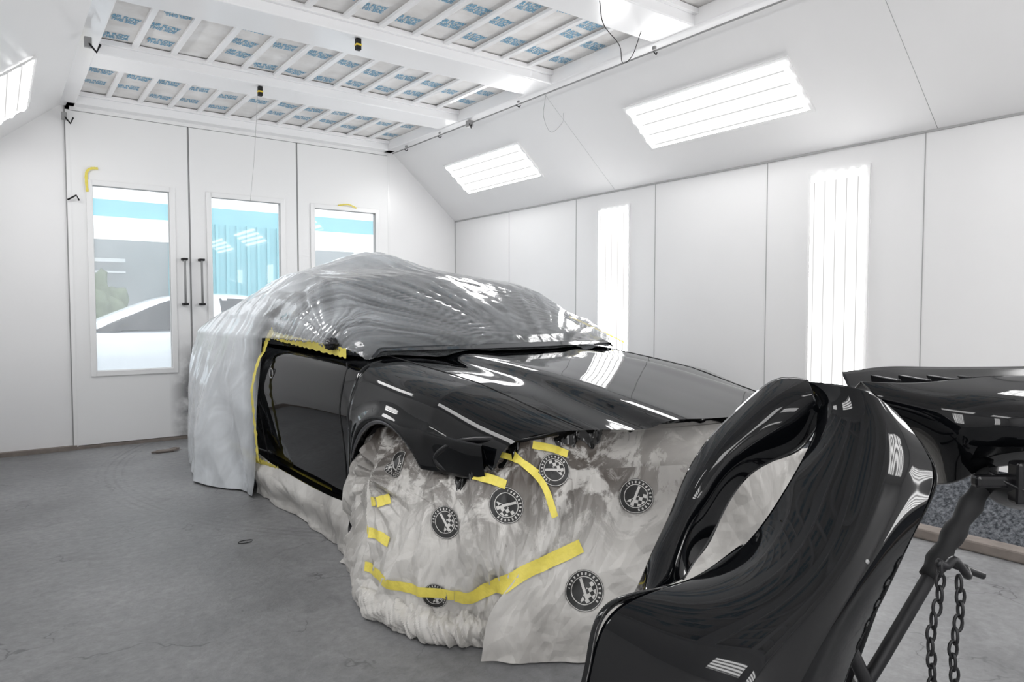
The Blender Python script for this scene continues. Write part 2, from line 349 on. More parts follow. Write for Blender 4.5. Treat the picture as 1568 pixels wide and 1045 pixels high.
def folded(S,T,scale=1.):
    wx=S+.10*noise.noise(Vector((S*2.2,T*2.2,1))); wy=T+.10*noise.noise(Vector((S*2.2,T*2.2,5)))
    r1x=wx*.94+wy*.34; r1y=-wx*.34+wy*.94
    r2x=wx*.5-wy*.86; r2y=wx*.86+wy*.5
    return scale*(.026*pln(r1x*4.6,r1y*2.0,1)+.017*pln(r2x*5.4,r2y*5.4,2)+.0105*pln(wx*11.5,wy*9,3)+.0030*pln(r1x*27,r1y*24,4))

# ------------------------------------------------------------ room shell
XL,XR,YB,YF=-.32,4.2,6.73,-2.6
CX0,CX1,CZ,WZ=.5,3.4,2.83,2.145
boxes('floor',[(XL-.1,XR+.1,YF-.1,YB+.12,-.1,0)],M_floor)
boxes('wall_right',[(XR,XR+.08,YF,YB+.1,0,WZ)],M_wall)
boxes('wall_left',[(XL-.08,XL,YF,YB+.1,0,WZ)],M_wall)
boxes('wall_front',[(XL-.1,XR+.1,YF-.1,YF,0,3.0)],M_wall)
def slope(name,xa,xb):
    n=Vector((WZ-CZ,0,-(xb-xa))).normalized()
    if n.z<0: n=-n
    o=n*.06
    V=[Vector((xa,YF,CZ)),Vector((xb,YF,WZ)),Vector((xb,YB+.1,WZ)),Vector((xa,YB+.1,CZ))]
    V+= [v+o for v in V]
    mk(name,V,BF,M_wall,None,False)
slope('wall_right_slope',CX1,XR); slope('wall_left_slope',CX0,XL)
boxes('wall_back',[(XL-.05,.50,YB,YB+.1,0,2.95),(3.38,XR+.05,YB,YB+.1,0,2.95),(.50,3.38,YB,YB+.1,2.78,2.95)],M_wall)
boxes('ceiling',[(CX0-.08,CX1+.08,YF,YB+.1,2.90,2.96)],M_filt)
bl=[(CX0-.05,CX0+.07,YF,YB,2.80,2.90),(CX1-.09,CX1+.05,YF,YB,2.80,2.90),(CX0,CX1,6.60,YB,2.80,2.90)]
beamY=[5.25,3.98,2.68,1.38,.08,-1.22,-2.52]
for y in beamY: bl.append((CX0+.06,CX1-.08,y,y+.32,2.80,2.89))
cf=boxes('ceiling_frame',bl,M_beam,bev=.008)
bars=[]; nb=12
for k in range(len(beamY)):
    y1=6.60 if k==0 else beamY[k-1]; y0=beamY[k]+.32
    for i in range(1,nb):
        x=CX0+.06+(CX1-CX0-.14)*i/nb
        bars.append((x-.018,x+.018,y0,y1,2.872,2.893))
    for yy in (y0,y1-.03): bars.append((CX0+.06,CX1-.08,yy,yy+.03,2.86,2.893))
boxes('ceiling_filter_bars',bars,M_beam,bev=.003)
cu=bpy.data.curves.new('t','FONT'); cu.body='AIR FLOW\nTHIS SIDE'; cu.size=.075; cu.align_x='CENTER'; cu.space_line=.85; cu.offset=.0018
to=bpy.data.objects.new('t',cu); COL.objects.link(to); bpy.context.view_layer.update()
tm=to.evaluated_get(bpy.context.evaluated_depsgraph_get()).to_mesh()
tv=[v.co.copy() for v in tm.vertices]; tf=[tuple(p.vertices) for p in tm.polygons]
V=[];Fc=[]
for k in range(5):
    y1=6.60 if k==0 else beamY[k-1]; y0=beamY[k]+.32
    for i in range(nb):
        x=CX0+.06+(CX1-CX0-.14)*(i+.5)/nb
        for r in range(3):
            yy=y0+.16+r*.30+random.uniform(-.09,.09); xx=x+random.uniform(-.02,.02); a=random.uniform(-.2,.2); b=len(V); s=.43+.05*random.random()
            if random.random()<.15: continue
            for c in tv:
                cx=c.x*s*1.0;cy=c.y*s*1.9
                X=cx*math.cos(a)-cy*math.sin(a);Y=cx*math.sin(a)+cy*math.cos(a)
                V.append((xx+X,yy-Y,2.8975))
            Fc+=[tuple(b+q for q in f) for f in tf]
bpy.data.objects.remove(to)
mk('ceiling_filter_print',V,Fc,M_text,None,False)

seams=[]
for y in (.2,1.0,1.78,2.77,3.76,4.69,5.7): seams.append((XR-.003,XR,y,y+.005,0,WZ))
boxes('trim_1',seams+[(XR-.010,XR,YF,YB,WZ-.008,WZ+.004)],M_seam)
boxes('trim_2',[(XR-.006,XR,YB-.006,YB,0,WZ),(XL,XL+.006,YB-.006,YB,0,WZ)],M_seam)
def sl_pt(s,y,off=0,right=True):
    if right:
        x=CX1+(XR-CX1)*s; n=Vector((-(CZ-WZ),0,-(XR-CX1))).normalized()
    else:
        x=CX0+(XL-CX0)*s; n=Vector(((CZ-WZ),0,-(CX0-XL))).normalized()
    return Vector((x,y,CZ+(WZ-CZ)*s))+n*off
tube('trim_3',[[sl_pt(0,y,0),sl_pt(1,y,0)] for y in (1.72,4.2)],.0014,M_seam,seg=4)
boxes('baseboard_back',[(XL,.52,YB-.05,YB,0,.035)],M_brown)
boxes('baseboard_right',[(3.70,3.80,YF,YB,0,.055)],M_brown,bev=.01)
mk('exhaust_filter',[(3.80,YF+.01,.05),(3.80,YB-.01,.05),(4.19,YB-.01,.34),(4.19,YF+.01,.34)],[(0,1,2,3)],M_carpet,None,False)
boxes('trim_4',[(4.13,XR,YF,YB,.32,.37)],M_wall2)

# ---------------------------------------------------------- light fixtures
LS=9.2
ML_s=light_mat('fluorescent_panel_long','Y',2*math.pi/.09,LS)
ML_v=light_mat('fluorescent_panel_upright','X',2*math.pi/.0695,LS)
def panel(name,center,ux,uy,w,l,matl,stripes_axis,fine=True):
    ux=Vector(ux).normalized();uy=Vector(uy).normalized();nz=ux.cross(uy)
    e=empty(name); e.matrix_world=Matrix(((ux.x,uy.x,nz.x,center[0]),(ux.y,uy.y,nz.y,center[1]),(ux.z,uy.z,nz.z,center[2]),(0,0,0,1)))
    V=[];Fc=[]
    per=.0695 if stripes_axis=='X' else .09
    span=w if stripes_axis=='X' else l
    na=int(span/per*8) if fine else 1
    for i in range(na+1):
        t=i/na
        sc=.022*math.sin((-span/2+span*t)*2*math.pi/per) if fine else .022
        if stripes_axis=='X':
            x=-w/2+w*t
            V+=[(x,-l/2+.022-sc,.012+sc*.4),(x,l/2-.022+sc,.012+sc*.4)]
        else:
            y=-l/2+l*t
            V+=[(-w/2+.022-sc,y,.012+sc*.4),(w/2-.022+sc,y,.012+sc*.4)]
    for i in range(na): Fc.append((2*i,2*i+1,2*i+3,2*i+2))
    mk('diffuser',V,Fc,matl,e)
    t=.02
    boxes('frame',[(-w/2-t,w/2+t,-l/2-t,-l/2,0,.012),(-w/2-t,w/2+t,l/2,l/2+t,0,.012),(-w/2-t,-w/2,-l/2,l/2,0,.012),(w/2,w/2+t,-l/2,l/2,0,.012)],M_wall2,e)
    return e
for (y0,y1) in ((4.87,6.06),(2.32,3.57),(-.25,1.0),(-2.3,-1.1)):
    for right in (True,False):
        c=sl_pt(.52,(y0+y1)/2,.004,right)
        down=(sl_pt(1,0,0,right)-sl_pt(0,0,0,right)).normalized()
        ux=Vector((0,-1,0)) if right else Vector((0,1,0))
        n=ux.cross(down)
        if n.z>0: ux=-ux
        panel('ceiling_light_panel',c,ux,down,y1-y0,.36,ML_s,'Y',y0>0)
for (y0,y1) in ((4.05,4.39),(2.10,2.45),(.1,.45),(-1.9,-1.55)):
    panel('wall_light_panel',(XR-.004,(y0+y1)/2,1.23),(0,-1,0),(0,0,1),y1-y0,1.54,ML_v,'X',y0>1)
    if y0<4: panel('wall_light_panel',(XL+.004,(y0+y1)/2-1.9 if y0>2 else (y0+y1)/2,1.23),(0,1,0),(0,0,1),y1-y0,1.54,ML_v,'X',False)

# ---------------------------------------------------------- doors in back wall
leafs=[(.53,1.41,.668,1.265,2.19,.63),(1.425,2.385,1.593,2.235,2.18,.63),(2.40,3.36,2.554,3.225,2.165,.63)]
for i,(x0,x1,wx0,wx1,wz1,wz0) in enumerate(leafs):
    e=empty('door_%d'%(i+1))
    y0,y1=YB-.01,YB+.04
    boxes('leaf',[(x0,wx0,y0,y1,.03,2.765),(wx1,x1,y0,y1,.03,2.765),(wx0,wx1,y0,y1,.03,wz0),(wx0,wx1,y0,y1,wz1,2.765)],M_door,e)
    t=.035
    boxes('window_frame',[(wx0-t,wx0+.01,y0-.012,y0,wz0-t,wz1+t),(wx1-.01,wx1+t,y0-.012,y0,wz0-t,wz1+t),(wx0,wx1,y0-.012,y0,wz0-t,wz0+.01),(wx0,wx1,y0-.012,y0,wz1-.01,wz1+t)],M_wall2,e,bev=.004)
    boxes('window_gasket',[(wx0-.004,wx0+.012,y0-.004,y1,wz0,wz1),(wx1-.012,wx1+.004,y0-.004,y1,wz0,wz1),(wx0,wx1,y0-.004,y1,wz0-.004,wz0+.012),(wx0,wx1,y0-.004,y1,wz1-.012,wz1+.004)],M_seam,e)
    mk('window_glass',[(wx0,YB+.02,wz0),(wx1,YB+.02,wz0),(wx1,YB+.02,wz1),(wx0,YB+.02,wz1)],[(0,1,2,3)],M_glass,e,False)
for hx in (1.36,1.50):
    e=empty('door_handle')
    tube('bar',[[(hx,YB-.07,1.20),(hx,YB-.07,1.60)]],.010,M_mid,e)
    boxes('brackets',[(hx-.02,hx+.025,YB-.08,YB-.010,1.588,1.608),(hx-.02,hx+.025,YB-.08,YB-.010,1.192,1.212)],M_dark,e,bev=.003)
boxes('trim_5',[(.50,.53,YB-.016,YB+.05,0,2.80),(3.36,3.385,YB-.012,YB+.05,0,2.80),(.5,3.38,YB-.016,YB+.05,2.77,2.80)],M_wall2)
boxes('trim_6',[(.492,.50,YB-.012,YB,0,2.79),(1.412,1.422,YB-.006,YB+.05,.02,2.77),(2.387,2.398,YB-.006,YB+.05,.02,2.77),(.53,3.36,YB-.006,YB+.06,2.764,2.772)],M_mid)
boxes('door_sill',[(.52,3.38,YB-.03,YB+.09,.0,.022)],M_brown)
def strip(name,pts,nrm,w,m,parent=None,n=24,wob=.0):
    P=spl(pts,n); G=[]
    for i,p in enumerate(P):
        t=(P[min(i+1,n-1)]-P[max(i-1,0)]).normalized(); s=t.cross(Vector(nrm)).normalized()
        p=p+Vector(nrm)*wob*math.sin(i*1.7)
        ww=w*(1+.12*math.sin(i*2.3))
        G.append([p-s*ww/2,p,p+s*ww/2])
    return gmesh(name,G,m,parent)
strip('masking_tape_scrap',[(.64,YB-.024,2.12),(.635,YB-.03,2.26),(.665,YB-.03,2.31),(.72,YB-.025,2.32)],(0,-1,0),.02,M_tape)
strip('masking_tape_scrap',[(2.80,YB-.03,2.20),(2.90,YB-.05,2.215),(3.0,YB-.03,2.19)],(0,-1,0),.014,M_tape)

# ---------------------------------------------------------- outside yard
boxes('yard_ground',[(-12,16,YB+.14,30,-.12,-.02)],M_asph)
e=empty('turquoise_building')
boxes('cladding',[(-8,14,16,16.4,3.0,3.35),(3.0,5.6,16,16.3,0,3.0),(9.5,14,16,16.3,0,3.0)],M_turq,e)
boxes('ribs',[(x,x+.06,15.95,16,0.0,3.0) for x in [3.0+.22*i for i in range(12)]],M_turq,e)
boxes('back_wall',[(-8,14,18,18.3,0,3.2)],M_grey,e)
boxes('fascia',[(-8,3.0,15.9,16,2.55,3.0),(5.6,14,15.9,16,2.55,3.0)],M_wall2,e)
boxes('roof_parapet',[(-8,14,16,16.3,3.35,5.2)],M_wall2,e)
boxes('shutters',[(.2,1.6,17.9,18,.2,2.0),(6.3,8.6,17.9,18,.2,2.1)],M_mid,e)
boxes('door_rails',[(-3.5,2.4,17.8,17.9,2.22,2.3),(-3.5,2.4,17.8,17.9,1.98,2.02)],M_wall2,e)

# ---------------------------------------------------------- car body generator
ZC=[(0,.775),(.3,.825),(.7,.885),(1.1,.925),(1.6,.955),(2.2,.96),(3,.975),(3.8,.99),(4.3,.985),(4.55,.96)]
ZF=[(0,.735),(.3,.775),(.7,.835),(1.1,.885),(1.6,.935),(2.2,.965),(3,.98),(3.8,.985),(4.3,.96),(4.55,.93)]
WW=[(0,.86),(.3,.885),(.7,.905),(1.1,.925),(1.6,.92),(2.2,.92),(3.2,.925),(3.8,.93),(4.3,.89),(4.55,.83)]
def shear(x,y):
    if y<.8: return y+.55*(abs(x)/.92)**2*(1-y/.8)
    return y
WCY,WCZ,WR=1.1,.335,.365
WCY2=3.92
def zbot(yp):
    z=.235
    for c in (WCY,WCY2):
        if abs(yp-c)<WR: z=max(z,WCZ+math.sqrt(WR*WR-(yp-c)**2))
    if yp<WCY-.30: z=max(z,.55)
    return z
def profile(y):
    zc,zf,w=lerp(ZC,y),lerp(ZF,y),lerp(WW,y)
    k=max(0,min(1,(1.9-y)/.5))
    P=[(0,zc-.004*k),(.22*w,zc-.003),(.40*w,zc-.006+.004*k),(.50*w,zc-.022-.008*k),(.64*w,zc*.4+zf*.6-.006*k),(.77*w,zf+.003),(.87*w,zf-.018),(.935*w,zf-.062),(.972*w,zf-.14),(1.0*w,.69),(.994*w,.60),(.975*w,.47),(.958*w,.36),(.935*w,.235),(.90*w,.20)]
    P=[Vector((a,0,b)) for a,b in P]
    return spl(P,141)
def cutprofile(y,n=64):
    P=profile(y); yp=shear(.9,y); zb=zbot(yp)
    Q=[]
    for i,p in enumerate(P):
        if p.z<zb and i>50:
            a=P[i-1]; t=(a.z-zb)/(a.z-p.z+1e-9); Q.append(a+(p-a)*t); break
        Q.append(p)
    out=[]
    L=[0]
    for i in range(1,len(Q)): L.append(L[-1]+(Q[i]-Q[i-1]).length)
    j=0
    for k in range(n):
        d=L[-1]*k/(n-1)
        while j<len(L)-2 and L[j+1]<d: j+=1
        t=(d-L[j])/(L[j+1]-L[j]+1e-9); out.append(Q[j]+(Q[j+1]-Q[j])*min(1,t))
    for p in out:
        for c in (WCY,WCY2):
            r=math.hypot(yp-c,p.z-WCZ)
            if p.z<.82: p.x+=.022*math.exp(-((r-WR)/.05)**2)
    e=out[-1]
    out.append(Vector((e.x-.006,0,e.z-.004))); out.append(Vector((e.x-.05,0,e.z+.0)))
    return out
def body_grid():
    ys=[4.55*i/260 for i in range(261)]
    G=[]
    for y in ys:
        P=cutprofile(y); row=[]
        for p in reversed(P[1:]): row.append(Vector((-p.x,shear(p.x,y),p.z)))
        for p in P: row.append(Vector((p.x,shear(p.x,y),p.z)))
        G.append(row)
    last=G[-1]
    for dy,s in ((.05,.97),(.07,.9)):
        G.append([Vector((p.x*s,p.y+dy,p.z-(p.z-.5)*(1-s))) for p in last])
    G.append([Vector((p.x*.05,4.62,.5)) for p in last])
    return G
def cshear(x,y):
    if y<2.3: return y+.20*(min(1,abs(x)/.88))**2*(1-max(0,y-1.3))
    return y
GHT=[(1.34,.96),(1.42,.99),(1.6,1.075),(1.9,1.205),(2.2,1.315),(2.5,1.365),(2.9,1.385),(3.3,1.355),(3.8,1.22),(4.3,1.0)]
def roofdrop(g): return .05*min(1,max(0,(g-.95)/.25))
def green_grid():
    WRf=[(1.34,.74),(1.9,.70),(2.25,.665),(2.6,.64),(3,.63),(3.4,.62),(3.9,.62),(4.3,.66)]
    WB=[(1.34,.78),(1.6,.83),(2.2,.86),(3.4,.86),(4.0,.82),(4.3,.75)]
    G=[]
    for i in range(100):
        y=1.34+2.96*i/99; g=lerp(GHT,y); wr=lerp(WRf,y); wb=lerp(WB,y); zb=.93 if y<1.6 else .945
        drop=roofdrop(g)
        P=[Vector(p) for p in ((0,0,g),(.5*wr,0,g-drop*.2),(wr*.90,0,g-drop*.75),(wr*1.0,0,g-drop*1.3),(wr+(wb-wr)*.55,0,g-(g-zb)*.55-drop*.3),(wb,0,zb))]
        Q=spl(P,32)
        G.append([Vector((-q.x,cshear(q.x,y),q.z)) for q in reversed(Q[1:])]+[Vector((q.x,cshear(q.x,y),q.z)) for q in Q])
    return G
def wheel(parent,loc,side):
    e=empty('wheel',loc); e.parent=parent
    prof=[(.20,-.10),(.235,-.105),(.31,-.11),(.33,-.09),(.335,0),(.33,.09),(.31,.11),(.235,.105),(.20,.10)]
    V=[];Fc=[];S=48
    for k in range(S):
        a=2*math.pi*k/S
        for r,x in prof: V.append((x,r*math.cos(a),r*math.sin(a)))
    n=len(prof)
    for k in range(S):
        for i in range(n-1): Fc.append((k*n+i,k*n+i+1,((k+1)%S)*n+i+1,((k+1)%S)*n+i))
    mk('tyre',V,Fc,M_dark,e)
    sp=[]
    for k in range(10):
        a=2*math.pi*k/10; sp.append([(side*.07,.03*math.cos(a),.03*math.sin(a)),(side*.085,.12*math.cos(a),.12*math.sin(a)),(side*.09,.225*math.cos(a),.225*math.sin(a))])
    tube('rim_spokes',sp,.014,M_mid,e); tube('rim_ring',[[(side*.09,.228*math.cos(2*math.pi*k/40),.228*math.sin(2*math.pi*k/40)) for k in range(40)]],.016,M_mid,e,cyclic=True)

CAR=empty('car_masked_for_painting',(2.2,1.5,0))
BG=body_grid()
gmesh('body_shell',BG,M_paint,CAR)
gmesh('greenhouse',green_grid(),M_glassdark,CAR)
for x,s in ((-.70,-1),(.70,1)):
    for y in (WCY,WCY2): wheel(CAR,(x,y,.337),s)
boxes('engine_bay',[(-.56,.56,.50,1.5,.25,.66),(-.55,.55,.34,.51,.30,.60)],M_dark,CAR,bev=.02)
boxes('underbody',[(-.80,.80,1.5,3.55,.16,.30),(-.56,.56,.6,4.4,.2,.4)],M_dark,CAR)
V=[];Fc=[]
for k in range(41):
    a=math.pi*(-.05+1.1*k/40); 
    for x in (-.875,-.56): V.append((x,WCY+.36*math.cos(a),WCZ+.36*math.sin(a)))
for k in range(40): Fc.append((2*k,2*k+1,2*k+3,2*k+2))
mk('arch_liner',V,Fc,M_dark,CAR)
def side_x(y,z):
    P=profile(y); best=min(P[70:],key=lambda p:abs(p.z-z)); return best.x
def top_z(y,x):
    P=profile(y); best=min(P[:85],key=lambda p:abs(p.x-abs(x))); return best.z
for s in (-1,1):
    ln=[]
    for i in range(30):
        y=.02+1.5*i/29; x=.60+.10*(i/29); ln.append((s*x,shear(x,y),top_z(y,x)+.0002))
    tube('hood_gap',[ln],.0028,M_dark,CAR,seg=6)
    for yy,dy in ((1.62,-.06),(2.80,.03)):
        ln=[]
        for i in range(24):
            z=.90-.66*i/23; y=yy+dy*math.sin(math.pi*i/23); ln.append((s*(side_x(y,z)+.0005),y,z))
        tube('door_gap',[ln],.004,M_dark,CAR,seg=6)
lipv=[]
for k in range(26):
    a=math.pi*(.14+.58*k/25); lipv.append((-.925,WCY+.356*math.cos(a),WCZ+.356*math.sin(a)))
tube('wheel_arch_lip',[lipv],[.004+.010*math.sin(math.pi*k/25) for k in range(26)],simple('arch_lip_gloss',(.22,.22,.23),.12,metal=.9),CAR,seg=10)
hx=-(side_x(2.62,.78)+.002)
boxes('door_handle_recess',[(hx-.001,hx+.02,2.56,2.62,.765,.80)],M_dark,CAR,bev=.01)
tube('door_handle_socket',[[(hx-.002,2.59+.03*math.cos(a*math.pi/8),.782+.028*math.sin(a*math.pi/8)) for a in range(16)]],.003,M_mid,CAR,cyclic=True)
for s in (-1,1):
    tube('headlight_aperture',[spl([(s*.60,.33,.735),(s*.74,.42,.70),(s*.86,.60,.68),(s*.89,.74,.60),(s*.86,.66,.555),(s*.74,.50,.58)],24)],.014,M_black,CAR)

# masking film --------------------------------------------------
def film():
    GH=[(y,g+(.004 if y<1.4 else .022)) for y,g in GHT[:-2]]+[(3.8,1.27),(4.3,1.12),(4.55,1.03)]
    WRf=[(1.34,.76),(1.9,.72),(2.25,.69),(2.6,.665),(3,.66),(3.4,.67),(3.9,.70),(4.3,.74),(4.55,.78)]
    WB=[(1.34,.80),(1.5,.86),(1.8,.90),(2.6,.92),(3.0,.945),(3.4,.955),(4.0,.95),(4.3,.93),(4.55,.87)]
    FL=[(2.7,.95),(3.04,.97),(3.44,1.14),(3.8,1.08),(4.1,1.02),(4.55,.93)]
    G=[];NY=400
    for i in range(NY):
        y=1.34+3.28*i/(NY-1); g=lerp(GH,y); wr=lerp(WRf,y); wb=lerp(WB,y)
        zb=.955+.03*min(1,max(0,(y-1.5)/.3))
        drop=roofdrop(g)
        low=max(0,min(1,(y-2.70)/.13)); low=low*low*(3-2*low)
        fx=lerp(FL,y)
        top=[Vector(p) for p in ((0,0,g),(.5*wr,0,g-drop*.2),(wr*.92,0,g-drop*.75),(wr*1.02,0,g-drop*1.3),(wr+(wb-wr)*.6,0,g-(g-zb)*.5-drop*.2),(wb,0,zb))]
        T=spl(top,76)
        zl=zb+(0.012-zb)*low
        xl=wb+(fx-wb)*low
        puff=.05*max(0,min(1,(y-2.85)/.4))
        def lower(k):
            z=zb+(zl-zb)*k; x=wb+(xl-wb)*(k**1.6)+puff*math.sin(math.pi*k)
            return Vector((x,0,z))
        half=T+[lower((k+1)/60) for k in range(60)]
        end=max(0,(y-4.40)/.22); row=[]
        for sgn in (-1,1):
            hh=half if sgn==1 else list(reversed(half[1:]))
            for p in hh:
                yy=cshear(p.x,y)
                q=Vector((sgn*p.x,yy,p.z))
                if y<1.44:
                    k=min(1,(y-1.34)/.10); k=k*k*(3-2*k)
                    q.z=(top_z(yy,q.x)+.006)*(1-k)+q.z*k
                if end>0: q.z=q.z*(1-end**2.5*.99)+.006
                row.append(q)
        G.append(row)
    NX=len(G[0]); OPv=[]
    R=[[p.copy() for p in r] for r in G]
    for j in range(NY):
        for i in range(NX):
            p=G[j][i]
            a=G[j][min(i+1,NX-1)]-G[j][max(i-1,0)]; b=G[min(j+1,NY-1)][i]-G[max(j-1,0)][i]
            n=a.cross(b)
            if n.length<1e-9: n=Vector((0,0,1))
            n.normalize()
            if n.dot(Vector((p.x,0,p.z-.6)))<0: n=-n
            y=p.y
            th=math.atan2(p.x-.05,(y-1.15)); r=math.hypot(p.x-.05,y-1.15)
            ws=max(0,min(1,1-(y-2.1)/.5))
            st=1-2*abs(noise.noise(Vector((th*17,r*.7,0)))); st2=1-2*abs(noise.noise(Vector((th*34,r*1.0,4))))
            d=ws*(.0055*st+.0040*st2)*min(1,r*1.6)
            d+=.006*noise.noise(Vector((p.x*3,y*2.2,p.z*3)))
            side=min(1,max(0,(abs(p.x)-.60)/.2))
            th2=math.atan2(p.z-.97,y-1.72); r2=math.hypot(p.z-.97,y-1.72)
            sg=side*min(1,max(0,(p.z-.95)*8))
            w2=(1-2*abs(noise.noise(Vector((th2*9,r2*.9,7)))))
            w2b=(1-2*abs(noise.noise(Vector((th2*20,r2*1.6,17)))))
            d+=sg*(.018*w2+.006*w2b)*min(1,r2*2.5)*max(.25,1-r2*.5)
            d+=sg*.05*math.exp(-(r2/.13)**2)
            lowm=min(1,max(0,(y-2.7)/.25))
            d+=lowm*.016*pln(y*5+p.z*1.6,p.z*1.1,11)*min(1,max(.15,(1.35-p.z)*1.5))
            w3=(1-2.6*abs(noise.noise(Vector((y*3.2-p.z*1.2,p.z*.9,2)))))
            d+=lowm*.024*w3*min(1,max(0,(1.3-p.z)*1.5))
            w4=1-2*abs(noise.noise(Vector((y*9+p.z*2.5,p.z*1.6,12))))
            d+=lowm*.010*w4
            d+=(1-ws)*.008*(1-2*abs(noise.noise(Vector((p.x*9+y*2,y*1.2,31)))))*(1 if p.z>1.1 else 0)
            q=p+n*max(d,-.012)
            q.z+=.15*math.exp(-((y-3.12)/.42)**2-((p.x+.05)/.36)**2)*(1 if p.z>1.2 else 0)
            q.z=max(q.z,.006)
            R[j][i]=q
            base=.05+.22*max(0,st-.35)+.20*max(0,st2-.4)
            op=base+(.90-base)*lowm
            pil=math.exp(-((y-3.1)/.62)**2)*(1 if p.z>1.25 else 0)
            op=max(op,.08+.72*pil)
            op+=.40*sg*(1-lowm)*max(0,w2-.2)
            op-=.30*lowm*max(0,-w3)
            OPv.append(max(.04,min(1,op)))
    o=gmesh('masking_film',R,M_film,CAR)
    at=o.data.attributes.new('opacity','FLOAT','POINT')
    at.data.foreach_set('value',OPv)
    return o
film()
def blob(name,c,r,m,parent,amp=.2,fs=6,nseg=28,seed=0):
    bm=bmesh.new(); bmesh.ops.create_icosphere(bm,subdivisions=4,radius=1)
    for v in bm.verts:
        k=1+amp*(vor(v.co*1.6+Vector((seed,seed,0)))-.3)+amp*.5*noise.noise(v.co*fs*.5+Vector((seed,0,0)))
        v.co=Vector((v.co.x*r[0],v.co.y*r[1],v.co.z*r[2]))*k+Vector(c)
    me=bpy.data.meshes.new(name); bm.to_mesh(me); bm.free(); me.materials.append(m)
    for p in me.polygons: p.use_smooth=True
    o=bpy.data.objects.new(name,me); COL.objects.link(o); o.parent=parent; return o
blob('wing_mirror_base',(-.885,1.74,.985),(.035,.055,.03),M_black,CAR,.3,8,seed=3)

def tape_side(name,pts,w,out=.012):
    G=[]; P=spl([(0,p[0],p[1]) for p in pts],80)
    for i,p in enumerate(P):
        t=(P[min(i+1,79)]-P[max(i-1,0)]).normalized(); sdir=Vector((0,-t.z,t.y))
        row=[]; uu=i/79; oo=out[0]+(out[1]-out[0])*uu if isinstance(out,tuple) else out
        for k in (-1,-.3,.3,1):
            q=p+sdir*w*.5*k*(1+.15*math.sin(i*1.3)); 
            zz=min(q.z,.90)
            row.append(Vector((-(side_x(min(max(q.y,.9),4.5),zz)+oo+.005*noise.noise(Vector((i*.4,k,0)))),q.y,q.z)))
        G.append(row)
    return gmesh(name,G,M_tape,CAR)
tape_side('tape_belt',[(1.60,.945),(1.8,.955),(2.1,.97),(2.3,.98),(2.55,.995),(2.68,1.01)],.045,.012)
tape_side('tape_door_edge',[(2.60,1.03),(2.68,.97),(2.735,.86),(2.745,.65),(2.755,.42),(2.77,.23)],.046,(.024,.078))
tape_side('tape_sill',[(3.16,.30),(3.0,.27),(2.85,.24),(2.7,.222),(2.5,.215)],.06,(.12,.045))
tape_side('tape_sill_thin',[(2.52,.215),(2.2,.213),(1.9,.215)],.022,.03)
strip('tape_pillar_right',[(.70,1.80,1.11),(.77,1.68,1.05),(.84,1.60,1.0),(.93,1.55,.95)],(-.3,-.4,.85),.018,M_tape,CAR)

def W(x,y,z): return Vector((x-2.2,y-1.5,z))
def crease_grid(R,lenS,lenT,scale=1.,fade=None,extra=None,floorz=.004,seed=0):
    NV=len(R);NU=len(R[0]);O=[[None]*NU for _ in range(NV)]
    for j in range(NV):
        for i in range(NU):
            a=R[j][min(i+1,NU-1)]-R[j][max(i-1,0)]; b=R[min(j+1,NV-1)][i]-R[max(j-1,0)][i]
            n=a.cross(b); n=n.normalized() if n.length>1e-9 else Vector((0,-1,0))
            u=i/(NU-1);v=j/(NV-1)
            d=folded(u*lenS+seed,v*lenT,scale)
            if extra: d+=extra(R[j][i])
            k=fade(u,v) if fade else 1
            q=R[j][i]+n*d*k; q.z=max(q.z,floorz); O[j][i]=q
    return O
cols=[
 [W(1.35,2.98,.52),W(1.31,2.99,.42),W(1.29,3.0,.25),W(1.29,3.0,.10),W(1.27,3.0,.005)],
 [W(1.35,2.86,.61),W(1.30,2.85,.50),W(1.26,2.84,.30),W(1.22,2.86,.12),W(1.20,2.86,.005)],
 [W(1.35,2.62,.655),W(1.29,2.60,.53),W(1.22,2.58,.35),W(1.16,2.60,.14),W(1.15,2.60,.005)],
 [W(1.36,2.38,.60),W(1.28,2.33,.48),W(1.20,2.28,.32),W(1.15,2.29,.16),W(1.16,2.30,.005)],
 [W(1.38,2.16,.56),W(1.28,2.09,.50),W(1.22,2.03,.36),W(1.22,2.05,.18),W(1.24,2.10,.005)],
 [W(1.42,2.02,.66),W(1.35,1.94,.54),W(1.30,1.88,.36),W(1.31,1.89,.17),W(1.32,1.92,.005)],
 [W(1.54,1.88,.715),W(1.46,1.81,.58),W(1.40,1.78,.37),W(1.39,1.80,.17),W(1.39,1.82,.005)],
 [W(1.78,1.74,.735),W(1.68,1.69,.58),W(1.60,1.67,.37),W(1.58,1.67,.17),W(1.56,1.67,.005)],
 [W(2.20,1.60,.745),W(2.12,1.53,.58),W(2.08,1.51,.37),W(2.05,1.51,.17),W(2.05,1.50,.005)],
 [W(2.70,1.72,.74),W(2.72,1.66,.58),W(2.72,1.62,.37),W(2.72,1.62,.17),W(2.72,1.60,.005)],
 [W(3.04,2.08,.70),W(3.12,2.05,.55),W(3.16,2.04,.37),W(3.16,2.04,.17),W(3.18,2.04,.005)],
 [W(3.04,2.5,.70),W(3.15,2.5,.55),W(3.2,2.5,.37),W(3.22,2.5,.17),W(3.24,2.5,.005)]]
ctrl=[[c[k] for c in cols] for k in range(5)]
def pf(u,v): return (.40+.75*min(1,v*3))*(1 if v>.02 else .2)
def wheel_pleats(p):
    dy=p.y-1.12; dz=p.z-.45; r=math.hypot(dy,dz)
    if p.x>-.7 or r>.5: return 0
    th=math.atan2(dz,dy); k=math.exp(-(r/.26)**2)
    return k*.050*pln(th*5.5,r*1.5,21)*min(1,r*6)-.035*math.exp(-(r/.10)**2)
